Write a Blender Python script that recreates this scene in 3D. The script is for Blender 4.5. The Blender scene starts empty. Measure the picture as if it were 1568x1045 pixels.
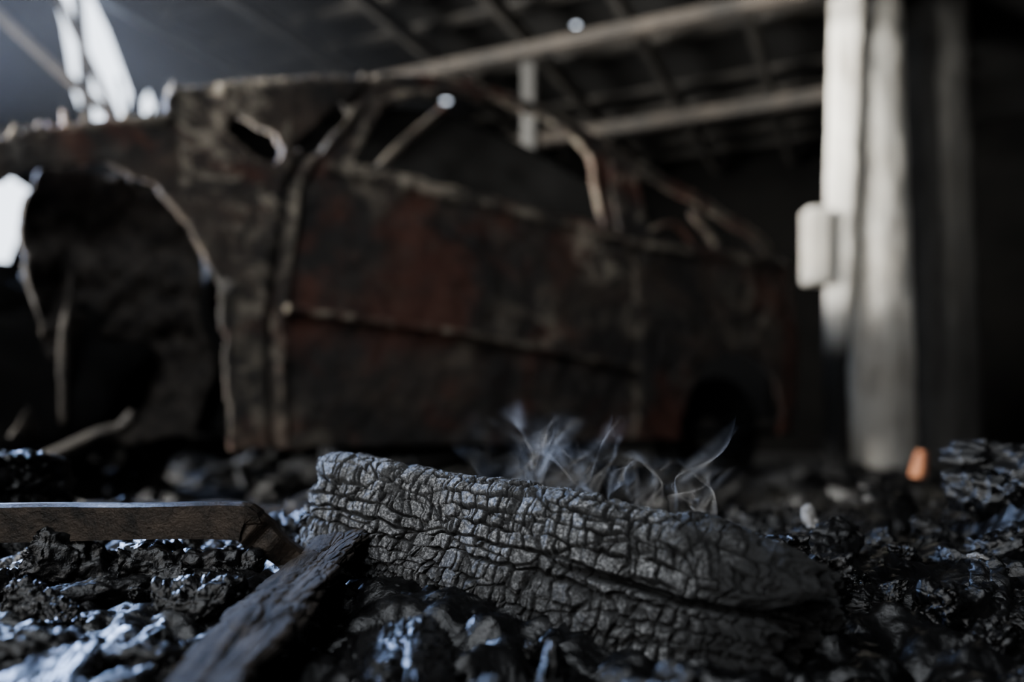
import bpy, math, random
import numpy as np
from mathutils import Vector, Matrix
import bmesh
random.seed(7)
D=bpy.data; S=bpy.context.scene

# ------------------------------------------------------------------ noise
def h3(ix,iy,iz,seed=0):
    with np.errstate(over='ignore'):
        n=(ix.astype(np.int64)*374761393+iy.astype(np.int64)*668265263+iz.astype(np.int64)*2147483647+seed*1274126177)&0xffffffff
        n=((n^(n>>13))*1274126177)&0xffffffff
        n=((n^(n>>16))*2246822519)&0xffffffff
        n=n^(n>>15)
    return (n&0xffffff)/float(0x1000000)
def vnoise(p,seed=0):
    i=np.floor(p).astype(np.int64); f=p-i; f=f*f*(3-2*f)
    r=0
    for dx in (0,1):
        for dy in (0,1):
            for dz in (0,1):
                w=(f[:,0] if dx else 1-f[:,0])*(f[:,1] if dy else 1-f[:,1])*(f[:,2] if dz else 1-f[:,2])
                r=r+w*h3(i[:,0]+dx,i[:,1]+dy,i[:,2]+dz,seed)
    return r
def fbm(p,oct=4,seed=0):
    a=.5;r=0;t=0
    for o in range(oct):
        r=r+a*vnoise(p*(2**o),seed+o); t+=a; a*=.5
    return r/t-.5
def voro(p,jit=.8,seed=0):
    i=np.floor(p).astype(np.int64)
    f1=np.full(len(p),9.);f2=np.full(len(p),9.);idv=np.zeros(len(p))
    for dx in (-1,0,1):
        for dy in (-1,0,1):
            for dz in (-1,0,1):
                c=i+np.array([dx,dy,dz])
                j=np.stack([h3(c[:,0],c[:,1],c[:,2],seed+k) for k in (1,2,3)],1)
                q=c+.5+(j-.5)*jit
                d=np.sqrt(((q-p)**2).sum(1))
                m=d<f1
                f2=np.where(m,f1,np.minimum(f2,d)); idv=np.where(m,j[:,0],idv); f1=np.where(m,d,f1)
    return f1,f2,idv
def sstep(a,b,x):
    t=np.clip((x-a)/(b-a),0,1); return t*t*(3-2*t)

# ------------------------------------------------------------------ mesh helpers
def mk(name,v,f,mat=None,smooth=True,parent=None,attr=None):
    me=D.meshes.new(name); me.from_pydata(np.asarray(v,float).tolist(),[],f.tolist() if hasattr(f,'tolist') else f)
    if attr:
        for k,a in attr.items():
            at=me.attributes.new(k,'FLOAT','POINT'); at.data.foreach_set('value',np.asarray(a,np.float32))
    if smooth: me.polygons.foreach_set('use_smooth',[True]*len(me.polygons))
    me.update()
    o=D.objects.new(name,me); S.collection.objects.link(o)
    if mat: me.materials.append(mat)
    if parent: o.parent=parent
    return o
def empty(name,loc=(0,0,0),rz=0):
    e=D.objects.new(name,None); e.location=loc; e.rotation_euler=(0,0,rz); e.empty_display_size=.2
    S.collection.objects.link(e); return e
def boxvf(c,sz,taper=1.0):
    v=[]
    for z in (-1,1):
        k=taper if z>0 else 1
        for x,y in ((-1,-1),(1,-1),(1,1),(-1,1)): v.append([x*sz[0]/2*k,y*sz[1]/2*k,z*sz[2]/2])
    v=np.array(v)+np.array(c)
    return v,[[0,3,2,1],[4,5,6,7],[0,1,5,4],[1,2,6,5],[2,3,7,6],[3,0,4,7]]
def join(parts):
    V=[];F=[];n=0
    for v,f in parts:
        V.append(np.asarray(v,float)); F+= [[i+n for i in ff] for ff in (f.tolist() if hasattr(f,'tolist') else f)]; n+=len(v)
    return np.concatenate(V),F
def bevel(o,w=.01,seg=2):
    m=o.modifiers.new('bevel','BEVEL'); m.width=w; m.segments=seg; m.limit_method='ANGLE'
def tube(pts,r,seg=8,flat=1.0):
    pts=[Vector(p) for p in pts]; V=[];F=[]; n=len(pts)
    rr=r if hasattr(r,'__len__') else [r]*n
    up=Vector((0,0,1))
    for i,p in enumerate(pts):
        t=(pts[min(i+1,n-1)]-pts[max(i-1,0)]).normalized()
        a=t.cross(up)
        if a.length<.05: a=t.cross(Vector((0,1,0)))
        a.normalize(); b=a.cross(t)
        for k in range(seg):
            th=2*math.pi*k/seg
            V.append(list(p+a*math.cos(th)*rr[i]*flat+b*math.sin(th)*rr[i]))
    for i in range(n-1):
        for k in range(seg):
            k2=(k+1)%seg
            F.append([i*seg+k,i*seg+k2,(i+1)*seg+k2,(i+1)*seg+k])
    F.append(list(range(seg))[::-1]); F.append([(n-1)*seg+k for k in range(seg)])
    return np.array(V),F
def bez(pts,n=24):
    P=[Vector(p) for p in pts]; out=[]
    for i in range(len(P)-1):
        p0=P[max(i-1,0)];p1=P[i];p2=P[i+1];p3=P[min(i+2,len(P)-1)]
        for k in range(n):
            t=k/n
            out.append(.5*((2*p1)+(p2-p0)*t+(2*p0-5*p1+4*p2-p3)*t*t+(3*p1-p0-3*p2+p3)*t**3))
    out.append(P[-1]); return out

# ------------------------------------------------------------------ materials
class NB:
    def __init__(s,name):
        s.m=D.materials.new(name); s.m.use_nodes=True; s.t=s.m.node_tree; s.n=s.t.nodes; s.b=s.n['Principled BSDF']
        s.tc=s.n.new('ShaderNodeTexCoord')
    def L(s,a,b): s.t.links.new(a,b)
    def mapping(s,scale=(1,1,1),src='Object'):
        m=s.n.new('ShaderNodeMapping'); m.inputs['Scale'].default_value=scale; s.L(s.tc.outputs[src],m.inputs['Vector']); return m.outputs[0]
    def noise(s,scale,detail=6,rough=.6,vec=None,dist=0):
        x=s.n.new('ShaderNodeTexNoise'); x.inputs['Scale'].default_value=scale; x.inputs['Detail'].default_value=detail
        x.inputs['Roughness'].default_value=rough; x.inputs['Distortion'].default_value=dist
        s.L(vec if vec else s.tc.outputs['Object'],x.inputs['Vector']); return x.outputs['Fac']
    def vor(s,scale,feat='F1',vec=None):
        x=s.n.new('ShaderNodeTexVoronoi'); x.feature=feat; x.inputs['Scale'].default_value=scale
        s.L(vec if vec else s.tc.outputs['Object'],x.inputs['Vector']); return x.outputs['Distance']
    def ramp(s,fac,stops):
        r=s.n.new('ShaderNodeValToRGB'); e=r.color_ramp.elements
        while len(e)<len(stops): e.new(.5)
        for q,(p,c) in zip(e,stops):
            q.position=p; q.color=tuple(c)+(1,) if hasattr(c,'__len__') else (c,c,c,1)
        s.L(fac,r.inputs[0]); return r.outputs[0]
    def mix(s,f,a,b,mode='MIX'):
        m=s.n.new('ShaderNodeMix'); m.data_type='RGBA'; m.blend_type=mode
        for i,x in ((0,f),(6,a),(7,b)):
            if hasattr(x,'links'): s.L(x,m.inputs[i])
            elif hasattr(x,'__len__'): m.inputs[i].default_value=tuple(x)+(1,)
            else: m.inputs[i].default_value=x
        return m.outputs[2]
    def math(s,op,a,b=0):
        m=s.n.new('ShaderNodeMath'); m.operation=op
        for i,x in ((0,a),(1,b)):
            if hasattr(x,'links'): s.L(x,m.inputs[i])
            else: m.inputs[i].default_value=x
        return m.outputs[0]
    def attr(s,name):
        a=s.n.new('ShaderNodeAttribute'); a.attribute_name=name; return a.outputs['Fac']
    def bump(s,h,st=.5,dist=.01):
        b=s.n.new('ShaderNodeBump'); b.inputs['Strength'].default_value=st; b.inputs['Distance'].default_value=dist
        s.L(h,b.inputs['Height']); s.L(b.outputs[0],s.b.inputs['Normal'])
    def col(s,c): 
        if hasattr(c,'links'): s.L(c,s.b.inputs['Base Color'])
        else: s.b.inputs['Base Color'].default_value=tuple(c)+(1,)
    def rough(s,r):
        if hasattr(r,'links'): s.L(r,s.b.inputs['Roughness'])
        else: s.b.inputs['Roughness'].default_value=r

def mat_char_ash():
    n=NB('ash_grey_charcoal')
    cr=n.attr('crack'); tone=n.attr('tone')
    fine=n.noise(380,5,.85); big=n.noise(13,4,.55)
    top=n.ramp(fine,[(.38,(.008,.008,.009)),(.5,(.065,.066,.068)),(.62,(.46,.465,.47))])
    top=n.mix(n.ramp(big,[(.36,0.),(.56,1.)]),n.mix(.6,top,(.012,.012,.013)),top)
    c=n.mix(n.math('POWER',cr,.45),top,(.0012,.0012,.0012))
    c=n.mix(tone,c,(.003,.003,.003))
    n.col(c); n.rough(n.ramp(fine,[(.3,.40),(.7,.85)]))
    n.b.inputs['Specular IOR Level'].default_value=.4
    fib=n.noise(460,4,.7)
    n.bump(n.math('ADD',fib,n.math('MULTIPLY',fine,1.5)),.8,.0014)
    return n.m
def mat_wet(name='wet_charcoal',base=.0022,r0=.16,r1=.42,spec=.38,fs=48,stretch=(1,1,1),bd=.006,ashy=3):
    n=NB(name); v=n.mapping(stretch)
    a=n.noise(fs,7,.6,vec=v); b=n.noise(14,4,.6)
    cr=n.vor(fs*1.1,'SMOOTH_F1',vec=v)
    n.col(n.ramp(b,[(.35,(base*.4,base*.4,base*.45)),(.62,(base*1.3,base*1.3,base*1.4)),(.8,(base*ashy,base*ashy,base*ashy))]))
    n.rough(n.ramp(b,[(.35,r0),(.62,r1)]))
    n.b.inputs['Specular IOR Level'].default_value=spec
    n.bump(n.math('SUBTRACT',a,n.math('MULTIPLY',cr,.5)),.7,bd)
    return n.m
def mat_car():
    n=NB('burnt_steel')
    a=n.noise(3.2,8,.70,dist=.8); b=n.noise(8,8,.75,dist=1.0); c=n.noise(2.1,6,.65,dist=.5); d=n.noise(3.5,5,.6)
    base=n.ramp(a,[(.34,(.003,.0027,.0025)),(.48,(.012,.0092,.0072)),(.60,(.036,.0245,.0175)),(.76,(.085,.062,.045))])
    rust=n.ramp(c,[(.50,0.),(.60,1.)])
    base=n.mix(n.math('MULTIPLY',rust,.7),base,(.075,.020,.009))
    ash_highlight=n.ramp(b,[(.47,.0),(.60,1.)])
    pat=n.ramp(d,[(.52,0.),(.70,.38)])
    ash_hl_fac=n.math('MULTIPLY',ash_highlight,n.math('ADD',pat,n.attr('ash_highlight')))  # ash patches together with painted edge highlights
    ash_hl_fac=n.math('MINIMUM',ash_hl_fac,.85)
    col=n.mix(ash_hl_fac,base,(.33,.285,.22))
    n.col(col); n.rough(n.ramp(b,[(.3,.45),(.6,.85)])); n.b.inputs['Metallic'].default_value=.05
    n.bump(n.noise(24,7,.75),.9,.016)
    return n.m
def mat_simple(name,c0,c1,scale=6,rough=.85,bs=.4,bd=.01,met=0,stretch=(1,1,1),spec=None):
    n=NB(name); v=n.mapping(stretch); f=n.noise(scale,7,.65,vec=v)
    n.col(n.ramp(f,[(.35,c0),(.65,c1)])); n.rough(rough); n.b.inputs['Metallic'].default_value=met
    if spec is not None: n.b.inputs['Specular IOR Level'].default_value=spec
    n.bump(n.noise(scale*6,5,.7,vec=v),bs,bd); return n.m

M_log=mat_char_ash()
M_wet=mat_wet()
M_fib=mat_wet('fibrous_charcoal',.003,.15,.34,.5,70,(1,1,1),.003)
M_char=mat_wet('matte_charcoal',.004,.3,.65,.4)
M_car=mat_car()
M_strut=mat_simple('burnt_strut_metal',(.005,.0042,.004),(.028,.024,.020),20,.8,spec=.2)
M_black=mat_simple('shade_black_metal',(.0008,.0008,.0008),(.003,.003,.003),8,.95,spec=.12)  # shade of car interior and engine bay, put into the colour as near-black
M_beamwood=mat_simple('sooted_roof_timber',(.007,.006,.005),(.044,.035,.027),5,.85)
M_rafter=mat_simple('sooted_rafter_timber',(.005,.0045,.004),(.034,.030,.025),5,.85)
M_roof=mat_simple('sooted_roof_sheet',(.002,.002,.002),(.007,.0065,.006),3,.85)
M_wall=mat_simple('sooted_block_wall',(.0008,.0008,.0008),(.0025,.0023,.0021),2,.95,spec=.1)
M_floor=mat_simple('ash_covered_floor',(.003,.003,.004),(.014,.0135,.013),7,.8,.8,.03)
M_plank=mat_simple('scorched_plank_wood',(.006,.005,.0045),(.065,.054,.046),30,.9,1.0,.003,stretch=(4,.6,4),spec=.2)
M_bar=mat_simple('scorched_steel_bar',(.006,.005,.004),(.045,.033,.024),40,.33,.6,.002,met=.6)
M_pale=mat_simple('pale_ash_plaster',(.12,.12,.115),(.33,.32,.31),20,.9)
M_brick=mat_simple('orange_brick',(.16,.055,.025),(.28,.11,.05),12,.9)
def mat_pillar():
    n=NB('sooted_limewash')
    f=n.noise(2.2,7,.65); g=n.noise(9,6,.7,vec=n.mapping((1,1,.15)))
    c=n.ramp(f,[(.3,(.60,.56,.48)),(.6,(.88,.86,.79))])
    c=n.mix(n.ramp(g,[(.50,0.),(.70,.85)]),c,(.13,.10,.075))
    c=n.mix(n.math('MINIMUM',n.attr('soot'),1.),c,(.008,.008,.0085))
    n.col(c); n.rough(.9); n.bump(n.noise(25,6,.7),.5,.01); return n.m
M_pil=mat_pillar()

# ------------------------------------------------------------------ room (axes turned -24 deg to the view)
BR=math.radians(-24)
A0,A1,B0,B1,H=-4.5,5.2,-4.0,8.6,3.15
def filled(name,outer,holes,tofn,thick,mat):
    bm=bmesh.new()
    for lp in [outer]+holes:
        vs=[bm.verts.new(tofn(*p)) for p in lp]
        for i in range(len(vs)): bm.edges.new((vs[i],vs[(i+1)%len(vs)]))
    bmesh.ops.triangle_fill(bm,use_beauty=True,use_dissolve=False,edges=bm.edges[:])
    me=D.meshes.new(name); bm.to_mesh(me); bm.free()
    o=D.objects.new(name,me); S.collection.objects.link(o); me.materials.append(mat)
    s=o.modifiers.new('thick','SOLIDIFY'); s.thickness=thick; s.offset=0
    o.rotation_euler=(0,0,BR); return o
def circ(x,y,r,n=9,seed=0):
    rr=random.Random(seed); return [(x+r*math.cos(2*math.pi*k/n)*(.8+.4*rr.random()),y+r*math.sin(2*math.pi*k/n)*(.8+.4*rr.random())) for k in range(n)]
def rect(a,b,c,d): return [(a,c),(b,c),(b,d),(a,d)]
filled('wall_left',rect(B0,B1,0,H),[
    rect(-1.3,1.3,.02,2.35), rect(1.55,2.40,1.1,2.5),  # invented doorway and side window for two added lamps
    [(2.55,1.25),(3.00,1.22),(3.12,1.55),(3.13,1.68),(2.95,1.75),(2.55,1.72)],
    [(3.24,3.04),(3.33,2.75),(3.41,2.35),(3.50,2.18),(3.62,2.14),(3.77,2.20),(3.84,2.52),(3.66,2.86),(3.50,3.07)],
    [(3.93,2.38),(4.00,2.36),(4.03,2.5),(3.98,2.60),(3.92,2.5)],
    [(4.17,2.46),(4.26,2.44),(4.26,2.58),(4.19,2.60)],
    circ(4.74,3.03,.03,seed=3),circ(4.87,3.06,.03,seed=4),circ(3.08,2.0,.014,seed=5),circ(2.97,1.9,.014,seed=6)],
    lambda b,z:(A0,b,z),.02,M_wall)
filled('wall_right',rect(B0,B1,0,H),[],lambda b,z:(A1,b,z),.06,M_wall)
filled('wall_back',rect(A0,A1,0,H),[],lambda a,z:(a,B1,z),.06,M_wall)
filled('wall_front',rect(A0,A1,0,H),[rect(-2.4,1.2,1.3,2.9)],lambda a,z:(a,B0,z),.06,M_wall)  # opening invented for the added fill lamp
filled('ceiling',rect(A0,A1,B0,B1),[circ(-1.895,5.38,.027,seed=1),circ(-3.39,6.18,.035,seed=2),circ(-3.06,6.5,.014,seed=8),rect(-1.4,.6,-1.7,-.5)],lambda a,b:(a,b,H),.006,M_roof)  # rectangular hole is invented, cut for the added overhead lamp
filled('floor',rect(A0,A1,B0,B1),[],lambda a,b:(a,b,-.02),.04,M_floor)

parts=[]
for b,z,h in ((2.7,2.80,.1),(4.72,2.70,.075),(6.13,2.66,.09)):
    parts.append(boxvf(((A0+.25)/2+.05,b,z),(.25-A0-.1,.10,h)))
o=mk('roof_beam',*join(parts),M_beamwood,False); o.rotation_euler=(0,0,BR); bevel(o)
parts=[]
a=-4.3
while a<.6:
    parts.append(boxvf((a,4.1,2.95),(.05,8.6,.11)))
    a+=.72
b=-.2
while b<8.4:
    if min(abs(b-5.2),abs(b-6.0))>.13: parts.append(boxvf((-1.9,b,3.075),(5.0,.08,.035)))
    b+=.42
o=mk('roof_rafter',*join(parts),M_rafter,False); o.rotation_euler=(0,0,BR)
e=empty('collapsed_roof_strut')
def ab(a,b,z):
    c,s=math.cos(BR),math.sin(BR); return (a*c-b*s,a*s+b*c,z)
for i,(p,q,r) in enumerate([((-4.3,3.36,2.0),(-4.2,3.18,3.02),.035),((-4.25,3.52,2.45),(-4.1,3.48,2.05),.014),((-4.2,2.9,3.0),(-4.0,3.30,2.1),.025),((-4.2,2.6,2.55),(-3.9,3.3,2.0),.03),((-4.3,2.7,1.85),(-4.0,3.5,2.0),.035),((-4.3,3.95,1.9),(-4.3,3.80,2.3),.03)]):
    mk('strut_%d'%(i+1),*tube(bez([ab(*p),ab((p[0]+q[0])/2+.02,(p[1]+q[1])/2,(p[2]+q[2])/2-.03),ab(*q)],6),r,6),M_beamwood,False,e)

# ------------------------------------------------------------------ pillars
def column(name,x,y,w,d,z0,z1,rz,seed,sootf,lean=0,taper=0,parent=None):
    nz,nt=120,48
    V=[];
    for i in range(nz+1):
        z=z0+(z1-z0)*i/nz
        for k in range(nt):
            th=2*math.pi*k/nt; c,s=math.cos(th),math.sin(th)
            cx=math.copysign(abs(c)**.6,c)*w/2; cy=math.copysign(abs(s)**.6,s)*d/2
            t=1+taper*(i/nz); V.append([cx*t,cy*t,z])
    V=np.array(V); n=fbm(V*np.array([6,6,4])+seed,4,seed); rad=V[:,:2].copy()
    V[:,:2]+=rad/np.linalg.norm(rad,axis=1,keepdims=True)*(n*.03)[:,None]
    soot=sootf(V[:,2]+fbm(V*5,4,seed+9)*.35)
    c,s=math.cos(rz),math.sin(rz); X=V[:,0]*c-V[:,1]*s+lean*(V[:,2]-z0); Y=V[:,0]*s+V[:,1]*c; V[:,0]=X; V[:,1]=Y
    F=[]
    for i in range(nz):
        for k in range(nt):
            k2=(k+1)%nt; F.append([i*nt+k,i*nt+k2,(i+1)*nt+k2,(i+1)*nt+k])
    F.append(list(range(nt))[::-1]); F.append([nz*nt+k for k in range(nt)])
    o=mk(name,V,F,M_pil,True,parent,{'soot':soot}); o.location=(x,y,0); return o
p=empty('concrete_pillar',(0,0,0))
column('shaft',2.36,5.05,.35,.32,0,3.12,math.radians(20),1,lambda z:np.clip(1-sstep(-.4,.25,z)+.35*sstep(1.2,.2,z),0,1),-.034,parent=p)
column('side_post',1.98,4.93,.12,.15,0,3.12,BR,2,lambda z:1-sstep(.70,1.15,z),.036,.9,parent=p)
o=mk('bracket_block',*boxvf((1.84,4.84,1.38),(.13,.16,.46)),M_pil,False,p,{'soot':[0]*8}); bevel(o,.03,3)
column('dark_pillar',2.92,5.35,.38,.36,0,3.12,math.radians(20),3,lambda z:np.full(len(z),.92),-.03)  # one dark tone over the full height
column('charred_post',.12,5.18,.10,.10,0,2.64,BR,4,lambda z:np.full(len(z),.97))

# ------------------------------------------------------------------ burnt car (local: x along side, y inward, z up)
car=empty('burnt_out_car',(0,2.95,0),math.atan(.635))
roofs=[(-1.70,1.00),(-1.516,1.118),(-1.30,1.17),(-1.19,1.205),(-1.165,1.316),(-.94,1.40),(-.59,1.50),(-.237,1.60),(0,1.625),(.233,1.59),(.4995,1.52),(.66,1.465),(1.029,1.36),(1.286,1.275),(1.5145,1.15),(1.66,1.06),(1.78,.99),(1.90,.87),(1.98,.72),(1.98,.55),(1.88,.40)]
rx=np.array([a for a,b in roofs]); rz_=np.array([b for a,b in roofs])
def inpoly(x,y,poly):
    r=np.zeros(len(x),bool); n=len(poly)
    for i in range(n):
        x1,y1=poly[i]; x2,y2=poly[(i+1)%n]
        if y1==y2: continue
        c=((y1>y)!=(y2>y))&(x<(x2-x1)*(y-y1)/(y2-y1)+x1); r^=c
    return r
def pdist(x,y,poly,closed=True):
    d=np.full(len(x),9.); n=len(poly)
    for i in range(n if closed else n-1):
        x1,y1=poly[i]; x2,y2=poly[(i+1)%n]; dx,dy=x2-x1,y2-y1; L=dx*dx+dy*dy+1e-12
        t=np.clip(((x-x1)*dx+(y-y1)*dy)/L,0,1); d=np.minimum(d,np.hypot(x-x1-t*dx,y-y1-t*dy))
    return d
def spl(pts,n=6): return [(q.x,q.y) for q in bez([(a,b,0) for a,b in pts+[pts[0]]],n)][:-1]
body=[(-1.70,.93)]+[(a,b) for a,b in roofs]+[(1.72,.29),(1.55,.25),(1.0,.24),(-.9,.22),(-1.0,.22),(-1.02,.5),(-1.04,.72),(-1.12,.88),(-1.21,1.0),(-1.352,1.05),(-1.516,1.0),(-1.62,.93)]
win1=[(-.60,1.18),(-.47,1.42),(-.38,1.475),(-.2,1.53),(.0,1.56),(.22,1.53),(.36,1.475),(.445,1.41),(.47,1.10),(.2,1.125),(-.3,1.16)]
win2=[(.70,1.09),(.69,1.39),(.95,1.315),(1.2,1.235),(1.38,1.15),(1.46,1.10),(1.1,1.09)]
hole=spl([(-1.02,1.20),(-.98,1.27),(-.90,1.26),(-.83,1.22),(-.84,1.15),(-.93,1.14)])
gap1=[(.535,1.10),(.57,1.10),(.575,1.42),(.55,1.425)]
wind=[(-.80,1.20),(-.70,1.18),(-.585,1.37),(-.60,1.43)]
wheel=[(1.22+.33*math.cos(t),.30+.33*math.sin(t)) for t in np.linspace(0,2*math.pi,30)]
def offz(z,s):
    o=np.where(z<1.08,.05*((z-.62)/.46)**2,.05+(z-1.08)*.22)
    o=o+sstep(1.40,1.99,s)**2*.26
    return o
WD=1.62
def side(name,mirror,smin,mat):
    ds=.0085
    xs=np.arange(-1.72,2.0,ds); zs=np.arange(.2,1.66,ds)
    X,Z=np.meshgrid(xs,zs,indexing='ij'); x=X.ravel(); z=Z.ravel(); nx,nz=X.shape
    p3=np.stack([x,z,np.zeros_like(x)],1)
    y=offz(z,x)
    y=y+fbm(p3*3.2+5,4,3)*.06+fbm(p3*11,3,8)*.036
    def groove(d,w,dep): return dep*(1-sstep(0,w,np.abs(d)))
    doorL=np.interp(z,[.2,.5,.66,1.04,1.15,1.5],[-.87,-.89,-.885,-.83,-.78,-.50])
    doorR=np.interp(z,[.2,.6,1.05,1.5],[.60,.62,.60,.60])
    y=y+groove(x-doorL,.016,.045)+groove(x-doorR,.014,.035)
    lip=(z<1.42)
    y=y-.022*(1-sstep(0,.03,np.abs(x-doorL-.035)))*lip
    tz=np.interp(x,[-.9,-.237,.57],[.665,.62,.53])
    y=y-.045*(1-sstep(.004,.022,np.abs(z-tz)))*((x>-.85)&(x<.58))
    bz=np.interp(x,[-.7,-.59,-.39,-.06,.297,.585,.66,1.1,1.51],[1.155,1.145,1.13,1.11,1.08,1.055,1.05,1.055,1.07])
    y=y-.035*(1-sstep(.0,.035,np.abs(z-bz)))*(x>-.7)
    dw=np.minimum(pdist(x,z,win1),pdist(x,z,win2)); dt=pdist(x,z,roofs[4:],False)
    y=y-.03*(1-sstep(.0,.03,dw))
    ash_highlight=.75*(1-sstep(.008,.04,dw))*(z>1.14)+.8*(1-sstep(0,.035,dt))  # highlights on window frames and roof outline, painted in as pale ash
    ash_highlight=ash_highlight+.8*(1-sstep(.0,.03,np.abs(z-bz)))*(x>-.7)+1.1*(1-sstep(0,.016,np.abs(z-tz)))*((x>-.85)&(x<.58))
    ash_highlight=ash_highlight+.5*(1-sstep(0,.035,np.abs(x-doorL-.03)))*lip+.8*((x<-.8)&(x>-1.15)&(z>.95))+.35*((x<-.87)&(x>-1.0))
    ash_highlight=ash_highlight+1.0*(1-sstep(.05,.24,np.hypot(x-.45,(z-.98)*1.3)))+.5*(1-sstep(0,.05,np.abs(x-doorR)))+.8*(1-sstep(0,.18,np.hypot(x+.52,(z-1.13)*2)))
    ash_highlight=ash_highlight+.45*(1-sstep(.05,.28,np.hypot(x-.1,(z-.70)*1.3)))+.35*(1-sstep(.05,.40,np.hypot(x-1.35,(z-.85)*1.3)))
    if mirror: ash_highlight=ash_highlight*.15
    ix=np.arange(nx-1);iz=np.arange(nz-1); I,J=np.meshgrid(ix,iz,indexing='ij'); I=I.ravel();J=J.ravel()
    f=np.stack([I*nz+J,(I+1)*nz+J,(I+1)*nz+J+1,I*nz+J+1],1)
    cx=xs[I]+ds/2; cz=zs[J]+ds/2
    jit=fbm(np.stack([cx,cz,0*cx],1)*14,3,5)*.03
    keep=inpoly(cx,cz+jit*.5,body)&~inpoly(cx+jit*.6,cz+jit*.6,win1)&~inpoly(cx+jit*.6,cz+jit*.6,win2)&~inpoly(cx+jit,cz+jit,hole)&~inpoly(cx,cz,gap1)&~inpoly(cx,cz,wheel)&~inpoly(cx+jit,cz,wind)&(cx>smin)
    if mirror: y=WD-y
    f=f[keep]; used=np.unique(f); remap=-np.ones(nx*nz,int); remap[used]=np.arange(len(used))
    V=np.stack([x,y,z],1)[used]; o=mk(name,V,remap[f],mat,True,car,{'ash_highlight':ash_highlight[used]})
    s=o.modifiers.new('sheet','SOLIDIFY'); s.thickness=.022; s.offset=1 if mirror else -1
    return o
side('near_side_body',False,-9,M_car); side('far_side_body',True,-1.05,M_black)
def gridsurf(name,fn,nu,nv,thick=.015,mat=None):
    u=np.linspace(0,1,nu);v=np.linspace(0,1,nv);U,Vv=np.meshgrid(u,v,indexing='ij'); P=fn(U.ravel(),Vv.ravel())
    P=P+fbm(P*4,3,2)[:,None]*np.array([.0,.0,.05]); I,J=np.meshgrid(np.arange(nu-1),np.arange(nv-1),indexing='ij');I=I.ravel();J=J.ravel()
    f=np.stack([I*nv+J,(I+1)*nv+J,(I+1)*nv+J+1,I*nv+J+1],1)
    o=mk(name,P,f,mat or M_black,True,car,{'ash_highlight':np.zeros(len(P))}); s=o.modifiers.new('t','SOLIDIFY'); s.thickness=thick; return o
def roof(u,v):
    s=-1.15+u*(1.10+1.15); z=np.interp(s,rx,rz_)-.015; o=offz(z,s)+.01+.30*sstep(-.75,-.45,s); y=o+(WD-.3-o)*v
    return np.stack([s,y,z+.03*np.sin(np.pi*v)-.12*np.exp(-((s-.1)/.5)**2)*np.sin(np.pi*v)],1)
gridsurf('roof_panel',roof,60,40,mat=M_black)
gridsurf('floor_pan',lambda u,v:np.stack([-1.0+2.7*u,.08+1.46*v,.27+0*u],1),30,20)
gridsurf('firewall',lambda u,v:np.stack([-1.0+.05*np.sin(9*v),.1+1.42*u,.27+.80*v],1),20,20)
def liner(u,v):
    P=np.stack([-1.47+.48*u-.10*(1-v)+.05*np.sin(6*v),.16+.10*np.sin(3*u)+.05*np.sin(7*v),.26+.80*v],1)
    P[:,1]+=fbm(P*7,4,12)*.22; return P
gridsurf('arch_shade_liner',liner,50,60,mat=M_strut)  # added dark sheet, makes the opening under the arch look shaded
gridsurf('rear_panel',lambda u,v:np.stack([1.74+.22*np.sin(np.pi*np.clip(u,0,1))**.4-.02*v,.26+1.12*u,.34+.62*v],1),24,20)
gridsurf('tail_deck',lambda u,v:np.stack([1.50+.28*u,.22+1.18*v,1.05-.06*u],1),10,20)
gridsurf('dashboard',lambda u,v:np.stack([-.95+.35*u,.18+1.28*v,1.0+.05*np.sin(3*u)],1),12,20)
parts=[tube(bez([(-.50,.20,1.16),(-.34,.22,1.34),(-.14,.26,1.53)],8),.018,6)]
for y0 in (.32,.95):
    for dy in (0,.38):
        parts.append(tube(bez([(-.25,y0+dy,.4),(.15,y0+dy,.45),(.3,y0+dy,.8),(.38,y0+dy+(.06 if dy==0 else -.06),1.12)],8),.018,6))
    for k in range(6): 
        parts.append(tube([(.18+.03*k,y0,.55+.1*k),(.18+.03*k,y0+.38,.55+.1*k)],.008,5))
st=[(-.48+.07*math.sin(t),.45+.18*math.cos(t),1.08+.16*math.sin(t)) for t in np.linspace(0,2*math.pi,25)]
parts.append(tube(st,.012,6)); parts.append(tube([(-.7,.45,.95),(-.48,.45,1.08)],.02,6))
for k in range(7): parts.append(tube(bez([(.95,.3+.14*k,.6),(1.15,.3+.14*k,.9),(1.25,.3+.14*k,1.14)],5),.01,5))
parts.append(tube(bez([(.75,.15,1.12),(.95,.14,1.2),(1.15,.2,1.13)],8),.014,6))
parts.append(tube(bez([(1.24,.25,1.12),(1.28,.8,1.2),(1.24,1.3,1.12)],8),.014,6))
parts.append(tube(bez([(1.10,.18,1.28),(1.26,.2,1.18),(1.36,.22,1.08)],8),.02,6))
v,f=join(parts); mk('seat_frame',v,f,M_car,True,car,{'ash_highlight':[.3]*len(v)})
def lump(c,sz,seed,res=14,amp=.25):
    u=np.linspace(0,math.pi,res);w=np.linspace(0,2*math.pi,res*2,endpoint=False);V=[]
    for a in u:
        for b in w:
            d=np.array([math.sin(a)*math.cos(b),math.sin(a)*math.sin(b),math.cos(a)]); d=np.sign(d)*np.abs(d)**.6; V.append(d)
    V=np.array(V); V=V*(1+fbm(V*2+seed,3,seed)[:,None]*amp*2)*np.array(sz)/2+np.array(c); m=res*2;F=[]
    for i in range(res-1):
        for k in range(m): F.append([i*m+k,i*m+(k+1)%m,(i+1)*m+(k+1)%m,(i+1)*m+k][::-1])
    return V,F
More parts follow.
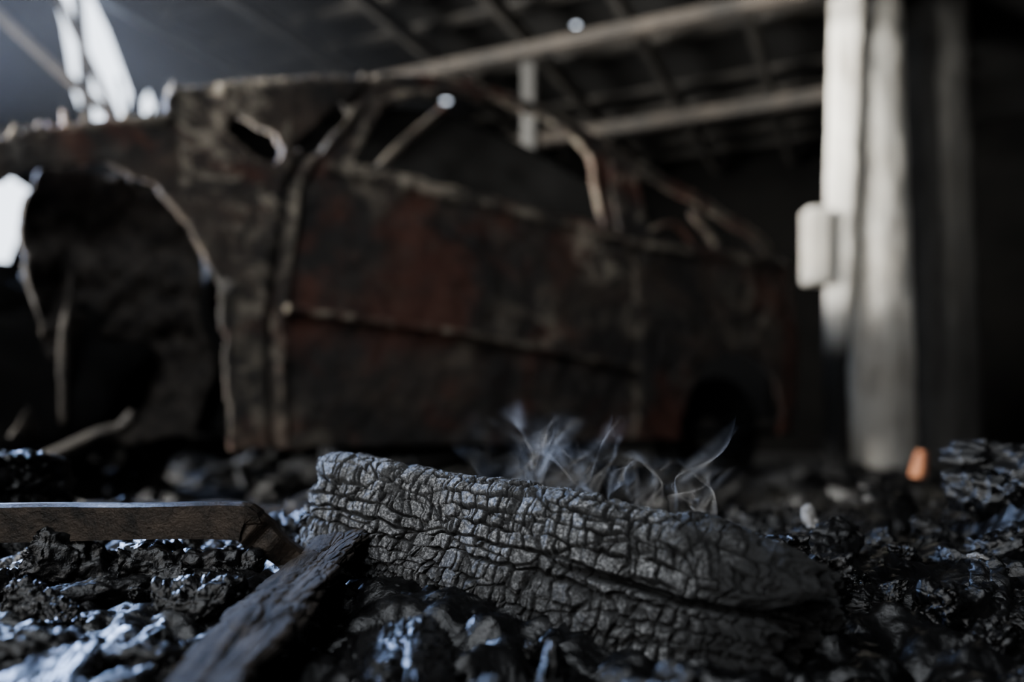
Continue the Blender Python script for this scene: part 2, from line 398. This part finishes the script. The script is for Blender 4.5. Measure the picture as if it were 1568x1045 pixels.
parts=[lump((-1.26,.75,.60),(.50,.6,.6),1,22,.5),lump((-1.20,.50,.55),(.35,.3,.62),2,18,.5),lump((-1.25,.95,.80),(.4,.3,.3),3,18,.5),lump((-1.55,.32,.42),(.7,.3,.42),7,18,.5),lump((-1.75,.45,.55),(.5,.4,.5),8,18,.5)]
for k in range(5): parts.append(tube(bez([(-1.5+.1*k,.6,.5+.04*k),(-1.40+.08*k,.45,.75-.03*k),(-1.2,.5+.1*k,.85-.1*k)],8),.014,6))
v,f=join(parts); mk('engine',v,f,M_black,True,car)
parts=[tube(bez([(-1.44,.16,.30),(-1.44,.15,.45),(-1.435,.14,.60),(-1.42,.15,.74)],5),[.010]*5+[.014]*6+[.010]*5,8,1.3)]
v,f=join(parts); mk('suspension_strut',v,f,M_strut,True,car)
def wheel_vf(x,y,z,R=.27):
    prof=[(R*.30,-.02),(R*.55,-.01),(R*.72,-.05),(R*.95,-.08),(R,-.085),(R,-.06),(R*.86,.0),(R*.86,.06),(R,.085),(R*.7,.085)]
    n=40;V=[];F=[]
    for k in range(n):
        t=2*math.pi*k/n
        for r,d in prof:
            V.append([x+r*math.cos(t),y+d+.09,z+r*math.sin(t)])
    m=len(prof)
    for k in range(n):
        for j in range(m-1):
            if j==1 and k%5==0: continue
            F.append([k*m+j,((k+1)%n)*m+j,((k+1)%n)*m+j+1,k*m+j+1])
    return np.array(V),F
parts=[wheel_vf(1.22,.12,.25),wheel_vf(1.22,1.3,.25),wheel_vf(-1.30,.45,.20,.2),wheel_vf(-1.30,1.2,.20,.2)]
v,f=join(parts); mk('wheel_rims',v,f,M_black,True,car)
parts=[]
rr=random.Random(4)
for k in range(16):
    x=-1.68+k*.035; z=np.interp(x,rx,rz_)
    parts.append(tube([(x,.08,z-.02),(x+rr.uniform(-.02,.02),.08,z+rr.uniform(.01,.05))],[.016,.006],5))
parts.append(tube(bez([(-1.75,.09,.97),(-1.5,.08,1.10),(-1.16,.08,1.22)],8),.02,8))
v,f=join(parts); mk('fender_scraps',v,f,M_car,True,car,{'ash_highlight':[.4]*len(v)})

# ------------------------------------------------------------------ charred timber generator
def charbar(p0,p1,w,h,roll=0,cell=(.017,.013,.013),depth=.005,nl=300,nc=200,seed=0,warp=.01,cap=24,power=.5,tonef=None,edge=.20,brick=False,fine=.35,grain=0,shape=None):
    p0=Vector(p0);p1=Vector(p1);ax=(p1-p0);Ln=ax.length;ax.normalize()
    up=Vector((0,0,1)); sd=ax.cross(up).normalized(); up=sd.cross(ax)
    R=Matrix.Rotation(roll,3,ax); sd=R@sd; up=R@up
    tt=np.linspace(0,2*np.pi,4001)+np.pi; oy=np.sign(np.cos(tt))*np.abs(np.cos(tt))**power*w/2; oz=np.sign(np.sin(tt))*np.abs(np.sin(tt))**power*h/2
    al=np.concatenate([[0],np.cumsum(np.hypot(np.diff(oy),np.diff(oz)))]); per=al[-1]
    arc=np.linspace(0,per,nc,endpoint=False); cy=np.interp(arc,al,oy); cz=np.interp(arc,al,oz)
    rows=[]
    tb=np.linspace(0,1,nl)
    for r in np.linspace(.02,1,cap,endpoint=False): rows.append((0,r,0))
    for t in tb: rows.append((t,1,1))
    for r in np.linspace(1,.02,cap,endpoint=False)[1:]: rows.append((1,r,2))
    V=[];N=[];A=[]
    for t,r,k in rows:
        x=np.full(nc,t*Ln); rd=np.stack([np.zeros(nc),cy,cz],1); ln=np.linalg.norm(rd,axis=1,keepdims=True)
        e=min(t,1-t)*Ln; rnd=1-.10*np.exp(-(e/.012)**2)
        V.append(np.stack([x,cy*r*rnd,cz*r*rnd],1)); n=rd/ln
        if k==0: n=n*r**4+np.array([-1,0,0])*(1-r**4)
        if k==2: n=n*r**4+np.array([1,0,0])*(1-r**4)
        N.append(n); A.append(arc)
    V=np.concatenate(V);N=np.concatenate(N);A=np.concatenate(A)
    isb=np.repeat(np.array([k==1 for _,_,k in rows]),nc)
    q=V+np.stack([fbm(V*30+k*7,3,seed+k) for k in range(3)],1)*.012
    cellv=np.array(cell)
    f1,f2,idv=voro(q/cellv+seed*3.1,.75,seed); e1=f2-f1
    crack=1-sstep(0,edge,e1)
    f1b,f2b,idb=voro(q/(cellv*np.array([2.9,2.4,2.4]))+seed,.9,seed+5); crackb=1-sstep(0,edge*.35,f2b-f1b)
    dome=sstep(0,.8,e1)
    if brick:
        wv=np.stack([fbm(V*18+3,3,seed+31),fbm(V*18+9,3,seed+32)],1)
        wf=np.stack([fbm(V*110+3,2,seed+33),fbm(V*110+9,2,seed+34)],1)
        C=A+wv[:,1]*.020+wf[:,1]*.0055; U=V[:,0]+wv[:,0]*.028+wf[:,0]*.007
        rh=.0140; z0=np.zeros(len(C),int)
        rC=C/rh; ri=np.floor(rC).astype(np.int64); fr=rC-np.floor(rC)
        dr=np.minimum(fr,1-fr)*rh
        cw=.0120*(.65+.9*h3(ri,z0,z0,seed+41)); uC=U/cw+h3(ri,z0,z0,seed+42)*7
        ui=np.floor(uC).astype(np.int64); jl=(h3(ui,ri,z0,seed+43)-.5)*.7; jr=(h3(ui+1,ri,z0,seed+43)-.5)*.7
        fu=uC-ui; du=np.minimum(np.abs(fu-jl),np.abs(1+jr-fu))*cw
        wdt=.0013*(.6+1.4*vnoise(V*45,seed+44)); wdr=.0013*(.1+1.8*sstep(.38,.66,vnoise(V*42,seed+45)))
        ck=np.maximum(1-sstep(.35,1,du/wdt),1-sstep(.35,1,dr/np.maximum(wdr,1e-5)))
        fu2=np.abs(fu-.5-.2*(h3(ui,ri,z0,seed+46)-.5))*cw
        ck=np.maximum(ck,(1-sstep(.1,1,fu2/.0006))*(h3(ui,ri,z0,seed+47)>.5)*.7)
        bid=h3(ui,ri,z0,seed+48)
        crack=np.where(isb,ck,crack*.7); idv=np.where(isb,bid,idv)
        dome=np.where(isb,sstep(0,.0022,np.minimum(du,dr*1.4)),dome)
        crackb=crackb*.7
        chip=(h3(ui,ri,z0,seed+49)>.93)*isb*(sstep(0,.002,np.minimum(du,dr)))
    else: chip=0
    disp=-depth*crack-depth*1.3*crackb+depth*.4*dome+(idv-.5)*depth*.7+fbm(V*12+seed,3,seed+3)*warp*2+fbm(V*260,2,seed+4)*depth*fine-chip*depth*.9
    if grain: disp=disp+fbm(np.stack([V[:,0]*18,A*520,0*A],1),2,seed+60)*grain
    if shape is not None:
        sc,dx,cd=shape(V,Ln,A); V=V*np.stack([np.ones(len(V)),sc,sc],1); disp=disp-cd; V[:,0]+=dx; crack=np.maximum(crack,np.clip(cd/.006,0,1))
    V=V+N*disp[:,None]
    bend=fbm(np.stack([V[:,0]*6+seed,0*V[:,0],0*V[:,0]],1),2,seed)
    V[:,2]+=bend*warp
    tone=tonef(V,Ln) if tonef is not None else np.zeros(len(V))
    B=np.array([list(ax),list(sd),list(up)]); W=V@B+np.array(p0)
    nr=len(rows); I,J=np.meshgrid(np.arange(nr-1),np.arange(nc),indexing='ij');I=I.ravel();J=J.ravel();J2=(J+1)%nc
    f=np.stack([I*nc+J,(I+1)*nc+J,(I+1)*nc+J2,I*nc+J2],1)
    return W,f,np.clip(np.maximum(crack,crackb),0,1),tone

BA=np.array([-.185,.875]);BB=np.array([.215,.585])
def tlog(V,Ln):
    s=V[:,0]/Ln; return np.clip(sstep(.72,.88,s+fbm(V*22,3,77)*.30)*.96,0,1)
def slog(V,Ln,A):
    s=V[:,0]/Ln
    ang=np.arctan2(V[:,2],V[:,1])
    sc=1-.20*sstep(.80,1.02,s)*(1+.8*fbm(V*14,3,71))-.08*(1-sstep(0,.06,s))*(fbm(V*25,2,72)+.5)
    dx=fbm(np.stack([0*s,V[:,1]*38,V[:,2]*38],1),3,73)*.07*sstep(.8,1.,s)+fbm(np.stack([0*s,V[:,1]*45,V[:,2]*45],1),3,74)*.03*(1-sstep(0,.12,s))
    ln=-.10+fbm(np.stack([V[:,0]*14,0*s,0*s],1),3,75)*.35
    cd=.014*(1-sstep(.0,.09,np.abs(ang-ln)))*sstep(.60,.75,s)
    return sc,dx,cd
W,f,c,t=charbar((BA[0],BA[1],.205),(BB[0],BB[1],.150),.125,.122,math.radians(-16),(.0165,.012,.0125),.0040,1000,680,seed=3,warp=.011,cap=60,tonef=tlog,brick=True,power=.38,shape=slog,fine=.5)
mk('charred_beam',W,f,M_log,True,None,{'crack':c,'tone':t})

# ------------------------------------------------------------------ rubble ground near the lens
PA=np.array([-.165,.80]);PB=np.array([-.190,.34])
def segd(x,y,a,b):
    d=b-a; t=np.clip(((x-a[0])*d[0]+(y-a[1])*d[1])/(d@d),0,1); return np.hypot(x-a[0]-t*d[0],y-a[1]-t*d[1])
def ground(x,y):
    p=np.stack([x,y,0*x],1)
    g=.115*(1-sstep(.85,2.2,y))+.02
    g=g+fbm(p*5,4,21)*.06*(1-sstep(1.5,4,y))+fbm(p*2.2+4,3,22)*.04
    g=g+.14*np.exp(-(((x-.66)/.07)**2+((y-.95)/.15)**2))
    g=g-.035*np.exp(-(((x-.12)/.30)**2+((y-.48)/.13)**2))-.02*np.exp(-(segd(x,y,PA,PB)/.05)**2)
    g=g+.018*np.exp(-(((x+.38)/.14)**2+((y-.58)/.12)**2))
    return g
xs=np.linspace(-3.2,3.4,560); ys=np.concatenate([np.linspace(.25,1.3,360),np.linspace(1.31,4.4,220)])
X,Y=np.meshgrid(xs*1.0,ys,indexing='ij'); X=X*(0.35+.55*np.clip((Y)/2.2,0,1))
x=X.ravel();y=Y.ravel(); g=ground(x,y); p=np.stack([x,y,0*x],1)
f1,f2,idv=voro(p*26+fbm(p*30,2,3)[:,None]*.8,.9,31); f1b,f2b,idb=voro(p*85,.9,41)
z=g+.030*(1-np.clip(f1,0,1)**2)+.007*(1-np.clip(f1b,0,1)**2)+fbm(p*60,4,9)*.014-.018
nx,ny=X.shape; I,J=np.meshgrid(np.arange(nx-1),np.arange(ny-1),indexing='ij');I=I.ravel();J=J.ravel()
fc=np.stack([I*ny+J,(I+1)*ny+J,(I+1)*ny+J+1,I*ny+J+1],1)
mk('rubble_ground',np.stack([x,y,z],1),fc,M_wet,True)

vars_=[]
for k in range(9):
    r=random.Random(k+50); w=r.uniform(.45,.8);h=r.uniform(.35,.65)
    W,f,c,t=charbar((-.5,0,0),(.5,0,0),w,h,0,(.38,.30,.30),.045,64,60,seed=60+k,warp=.09,cap=14,power=r.uniform(.55,.9),edge=.14,fine=.25)
    W=W*(1+.35*fbm(W*3+k,4,k)[:,None])
    for j in range(5):
        n=np.array([r.gauss(0,1) for _ in range(3)]); n/=np.linalg.norm(n); d=W@n; lim=np.percentile(d,r.uniform(82,93)); over=np.clip(d-lim,0,None); W=W-over[:,None]*n*.7
    W=W+fbm(W*14+k,3,k+9)[:,None]*W*.18
    vars_.append((W,f))
def scatter(name,items,mat):
    V=[];F=[];n=0
    for (vi,loc,sc,eu) in items:
        W,f=vars_[vi]; R=np.array(Matrix.Rotation(eu[2],3,'Z')@Matrix.Rotation(eu[1],3,'Y')@Matrix.Rotation(eu[0],3,'X'))
        V.append((W*np.array(sc))@R.T+np.array(loc)); F.append(f+n); n+=len(W)
    return mk(name,np.concatenate(V),np.concatenate(F),mat,True)
def items(n,xr,yr,sr,seed,lift=.3,flat=1):
    r=random.Random(seed); out=[]
    while len(out)<n:
        y=r.uniform(*yr); x=r.uniform(*xr)*(max(y,.45)/yr[1])
        s=r.uniform(*sr)*(.6+.4*y/yr[1])*(1 if r.random()<.8 else 1.5)
        if segd(x,y,BA,BB)<.075+s*.5 or segd(x,y,PA,PB)<.035+s*.5: continue
        if y>2 and (math.hypot(x-2.3,y-5.0)<.45 or math.hypot(x-2.9,y-5.35)<.45): continue
        if y>2 and (x*math.cos(BR)+y*math.sin(BR))<-4.2: continue
        z=ground(np.array([x]),np.array([y]))[0]+s*lift*.4
        out.append((r.randrange(9),(x,y,z),(s*r.uniform(1.0,1.8),s,s*r.uniform(.7,1)*flat),(r.uniform(-.6,.6),r.uniform(-.5,.5),r.uniform(0,6.28))))
    return out
it=items(60,(-.85,.85),(.36,1.15),(.02,.05),1)+items(60,(-.95,-.25),(.36,1.1),(.055,.10),11)+items(60,(.25,1.0),(.45,1.2),(.04,.08),12)
it+=items(220,(-1.7,1.7),(1.1,2.3),(.04,.13),2,.6)
r=random.Random(9)
for k in range(45):
    a=r.uniform(0,6.28); q=r.random()**.6*.10; x=.66+q*math.cos(a); y=.95+q*math.sin(a)
    zz=ground(np.array([x]),np.array([y]))[0]+.01; s=r.uniform(.02,.045)
    it.append((r.randrange(9),(x,y,zz),(s*1.3,s,s),(r.uniform(-1,1),r.uniform(-1,1),r.uniform(0,6.28))))
for (x,y,s,vi) in ((-.06,.53,.07,1),(.02,.49,.06,4),(.10,.47,.06,6),(-.10,.47,.06,2),(.18,.45,.055,3),(.0,.42,.05,5)):
    it.append((vi,(x,y,ground(np.array([x]),np.array([y]))[0]+.01),(s*1.5,s,s*.7),(.4*vi,.2*vi,1.1*vi)))
scatter('charcoal_rubble',it,M_wet)
scatter('burnt_debris',items(220,(-2.4,2.6),(2.55,5.0),(.06,.18),3,.5,.7),M_char)

# ------------------------------------------------------------------ other foreground pieces
def barobj(name,p0,p1,w,h,mat,**k):
    W,f,c,t=charbar(p0,p1,w,h,**k); return mk(name,W,f,mat,True,None,{'crack':c,'tone':t})
def splank(V,Ln,A):
    s=V[:,0]/Ln; return 1+fbm(np.stack([V[:,0]*20,0*s,0*s],1),4,80)*.35, fbm(np.stack([0*s,V[:,1]*90,0*s],1),3,81)*.05*(1-sstep(0,.15,s)),0*s
barobj('scorched_plank',(PA[0],PA[1],.188),(PB[0],PB[1],.130),.066,.014,M_plank,roll=math.radians(16),cell=(.03,.02,.01),depth=.0024,nl=300,nc=300,seed=12,warp=.010,power=.4,grain=.0026,shape=splank)
barobj('charred_block',(-.62,1.02,.20),(-.95,1.12,.17),.16,.12,M_wet,roll=.1,cell=(.03,.02,.02),depth=.006,nl=140,nc=120,seed=20,warp=.02)
fk=dict(cell=(.035,.008,.008),depth=.0018,grain=.005,nl=240,nc=320,warp=.012)
barobj('charred_timber_chunk',(-.10,.62,.110),(-.08,.40,.100),.11,.06,M_fib,roll=.5,seed=22,**fk)
barobj('charred_timber_chunk',(.0,.53,.105),(.045,.40,.09),.07,.045,M_fib,roll=-.3,seed=24,**fk)
barobj('charred_timber_chunk',(-.30,.52,.14),(-.27,.38,.12),.08,.03,M_fib,roll=.3,seed=36,**fk)
barobj('charred_timber_chunk',(.06,.47,.085),(.30,.45,.09),.05,.04,M_char,roll=.3,seed=28,**fk)
barobj('charred_timber_chunk',(.28,.80,.13),(.55,1.25,.14),.09,.06,M_char,roll=.2,seed=29,**fk)
barobj('charred_lath',(-.75,1.35,.15),(-.12,1.25,.16),.05,.03,M_plank,roll=.2,cell=(.05,.01,.01),depth=.003,nl=160,nc=80,seed=31,warp=.02)
path=bez([(-.80,.74,.203),(-.60,.75,.206),(-.42,.76,.207),(-.272,.765,.208),(-.252,.768,.202),(-.235,.773,.187),(-.205,.78,.160)],10)
V=[];F=[]
for i,pnt in enumerate(path):
    tg=(path[min(i+1,len(path)-1)]-path[max(i-1,0)]).normalized(); n=Vector((0,1,0)).cross(tg)*-1; n.normalize()
    if n.z<0: n=-n
    hh=.0175*(1-.35*max(0,(i-40)/(len(path)-40)))*(1+.04*math.sin(i*.45))
    for dy,dz in ((-.008,-1),(-.008,.82),(-.003,1),(.006,1),(.010,.85),(.010,-1)):
        V.append(list(pnt+n*dz*hh+Vector((0,dy+.0015*math.sin(i*.7),0))))
for i in range(len(path)-1):
    for k in range(6): F.append([i*6+k,i*6+(k+1)%6,(i+1)*6+(k+1)%6,(i+1)*6+k])
F.append([0,1,2,3,4,5]); F.append([(len(path)-1)*6+k for k in range(6)][::-1])
mk('bent_steel_bar',V,F,M_bar,False)
mk('bent_metal_rod',*tube(bez([(-1.30,2.20,.20),(-1.16,2.22,.27),(-1.10,2.24,.29),(-1.06,2.24,.33)],8),[.018]*25,8,1.3),M_strut,True)
def single(name,vi,loc,sc,eu,mat):
    o=mk(name,vars_[vi][0]*np.array(sc),vars_[vi][1],mat,True); o.location=loc; o.rotation_euler=eu; return o
def gz(x,y): return float(ground(np.array([x]),np.array([y]))[0])
single('plaster_fragment',1,(.375,1.0,gz(.375,1.0)+.045),(.04,.035,.028),(.2,1.1,.3),M_pale)
single('plaster_fragment',2,(.47,.80,.165),(.05,.03,.022),(.3,.2,.8),M_pale)
single('plaster_fragment',4,(1.55,2.6,.12),(.07,.05,.1),(.3,.2,.8),M_pale)
o=mk('brick_fragment',*boxvf((0,0,0),(.036,.045,.085),taper=.7),M_brick,False); o.location=(1.28,2.5,.175); o.rotation_euler=(.1,.1,.4); bevel(o,.008,3)

# ------------------------------------------------------------------ smoke wisps
def mat_smoke():
    n=NB('smoke'); n.n.remove(n.b); out=n.n['Material Output']
    a=n.attr('dens'); nz=n.noise(20,3,.5,dist=.8)
    al=n.math('MULTIPLY',a,n.ramp(nz,[(.36,.10),(.62,1.)]))
    tr=n.n.new('ShaderNodeBsdfTransparent'); d=n.n.new('ShaderNodeBsdfDiffuse'); t=n.n.new('ShaderNodeBsdfTranslucent')
    d.inputs[0].default_value=(.95,.93,.90,1); t.inputs[0].default_value=(.95,.93,.90,1)
    ad=n.n.new('ShaderNodeMixShader'); ad.inputs[0].default_value=.5; n.L(d.outputs[0],ad.inputs[1]); n.L(t.outputs[0],ad.inputs[2])
    m=n.n.new('ShaderNodeMixShader'); n.L(al,m.inputs[0]); n.L(tr.outputs[0],m.inputs[1]); n.L(ad.outputs[0],m.inputs[2]); n.L(m.outputs[0],out.inputs[0])
    return n.m
M_smoke=mat_smoke()
sm=[];den=[]
r=random.Random(33)
for k in range(27):
    haze=k>=20
    bx=-.01+.20*((k%20)/19.)+r.uniform(-.015,.015); by=.80-(bx)*.5+r.uniform(.05,.13); bz=.222-bx*.13
    ph=r.uniform(0,6.28); hgt=r.uniform(.045,.105); drift=r.uniform(-.08,.0) if r.random()<.5 else r.uniform(0,.06); w=r.uniform(.014,.028)*(2.0 if haze else 1)
    N=80;Mw=48; q=np.linspace(-1,1,Mw); V=[];dd=[]
    fil=[(r.uniform(-.7,.7),r.uniform(.05,.18),r.uniform(0,6.28),r.uniform(1.5,4.5),r.uniform(.3,1)) for _ in range(4)]
    st=r.choice([.5,.8,1.1,1.8])
    for i in range(N):
        t=i/(N-1); x=bx+drift*t+.018*math.sin(ph+t*5)*t; z=bz+hgt*t+.003*math.sin(ph*2+8*t)
        y=by+.02*math.sin(ph+3*t); ang=.35*math.sin(ph)+.7*math.sin(3.0*t+ph)
        ww=w*(.35+.8*t)
        for j in range(Mw):
            qq=q[j]; V.append([x+qq*ww*math.cos(ang)+.006*math.sin(8*t+qq*3+ph),y+.01*qq*math.sin(ph+4*t),z+qq*ww*.8*math.sin(ang)+.004*math.sin(9*t-qq*4+ph)])
            env=(1-qq*qq)**1.5*math.sin(math.pi*min(1,t))**1.3
            if haze: dv=.045
            else:
                dv=.015
                for c0,sg,p0,fr,am in fil:
                    cc=c0+.35*math.sin(p0+fr*t); dv+=am*.34*st*math.exp(-((qq-cc)/(sg*(.5+t)))**2)
            dd.append(min(.75,dv*env))
    I,J=np.meshgrid(np.arange(N-1),np.arange(Mw-1),indexing='ij');I=I.ravel();J=J.ravel()
    sm.append((np.array(V),np.stack([I*Mw+J,(I+1)*Mw+J,(I+1)*Mw+J+1,I*Mw+J+1],1))); den+=dd
v,f=join(sm); mk('smoke_wisps',v,f,M_smoke,True,None,{'dens':np.clip(den,0,1)})

# thin drifting haze under the roof at the daylit end of the shed
n=NB('haze'); n.n.remove(n.b); vs=n.n.new('ShaderNodeVolumeScatter'); vs.inputs['Color'].default_value=(.85,.9,1,1); vs.inputs['Density'].default_value=.011; vs.inputs['Anisotropy'].default_value=.3
n.L(vs.outputs[0],n.n['Material Output'].inputs['Volume'])
o=mk('smoke_haze',*boxvf((-3.45,3.4,2.3),(1.9,3.2,1.3)),n.m,False); o.rotation_euler=(0,0,BR)

# ------------------------------------------------------------------ light
w=D.worlds.new('overcast_sky'); S.world=w; w.use_nodes=True
bg=w.node_tree.nodes['Background']; bg.inputs[0].default_value=(.78,.87,1,1); bg.inputs[1].default_value=4.5
def area(name,a,b,z,sx,sy,power,color,tgt,spread=180):
    l=D.lights.new(name,'AREA'); l.shape='RECTANGLE'; l.size=sx; l.size_y=sy; l.energy=power; l.color=color; l.spread=math.radians(spread)
    o=D.objects.new(name,l); S.collection.objects.link(o); o.location=ab(a,b,z)
    o.rotation_euler=(Vector(tgt)-o.location).to_track_quat('-Z','Y').to_euler(); return o
area('added_pillar_light',-4.75,.0,1.35,2.4,2.2,600,(1,.97,.90),(2.2,5.0,1.4),70)  # added lamp, narrow spread, aimed to brighten the pillars
area('added_blue_side_light',-4.7,1.97,1.8,.85,1.4,260,(.38,.56,1),(-.2,.5,.15),110)  # added blue lamp for glints on the near rubble
area('gable_daylight',-5.3,3.6,2.9,1.6,1.6,300,(.55,.70,1),(0,.7,.2))
area('added_front_fill',-.6,-4.3,2.3,3.4,1.6,88,(1,.89,.74),(0,2.5,.6))  # added soft fill from behind the camera
area('added_top_light',-.4,-1.1,3.3,2.0,1.2,82,(.92,.96,1),(0,.6,.2))  # added overhead lamp to light the beam from above

# ------------------------------------------------------------------ camera
c=D.cameras.new('camera'); co=D.objects.new('camera',c); S.collection.objects.link(co); S.camera=co
co.location=(0,0,.30); co.rotation_euler=(math.radians(90),0,0)
c.lens=28; c.sensor_width=36; c.shift_y=(650-522.5)/1568; c.clip_start=.02
c.dof.use_dof=True; c.dof.focus_distance=.72; c.dof.aperture_fstop=1.8
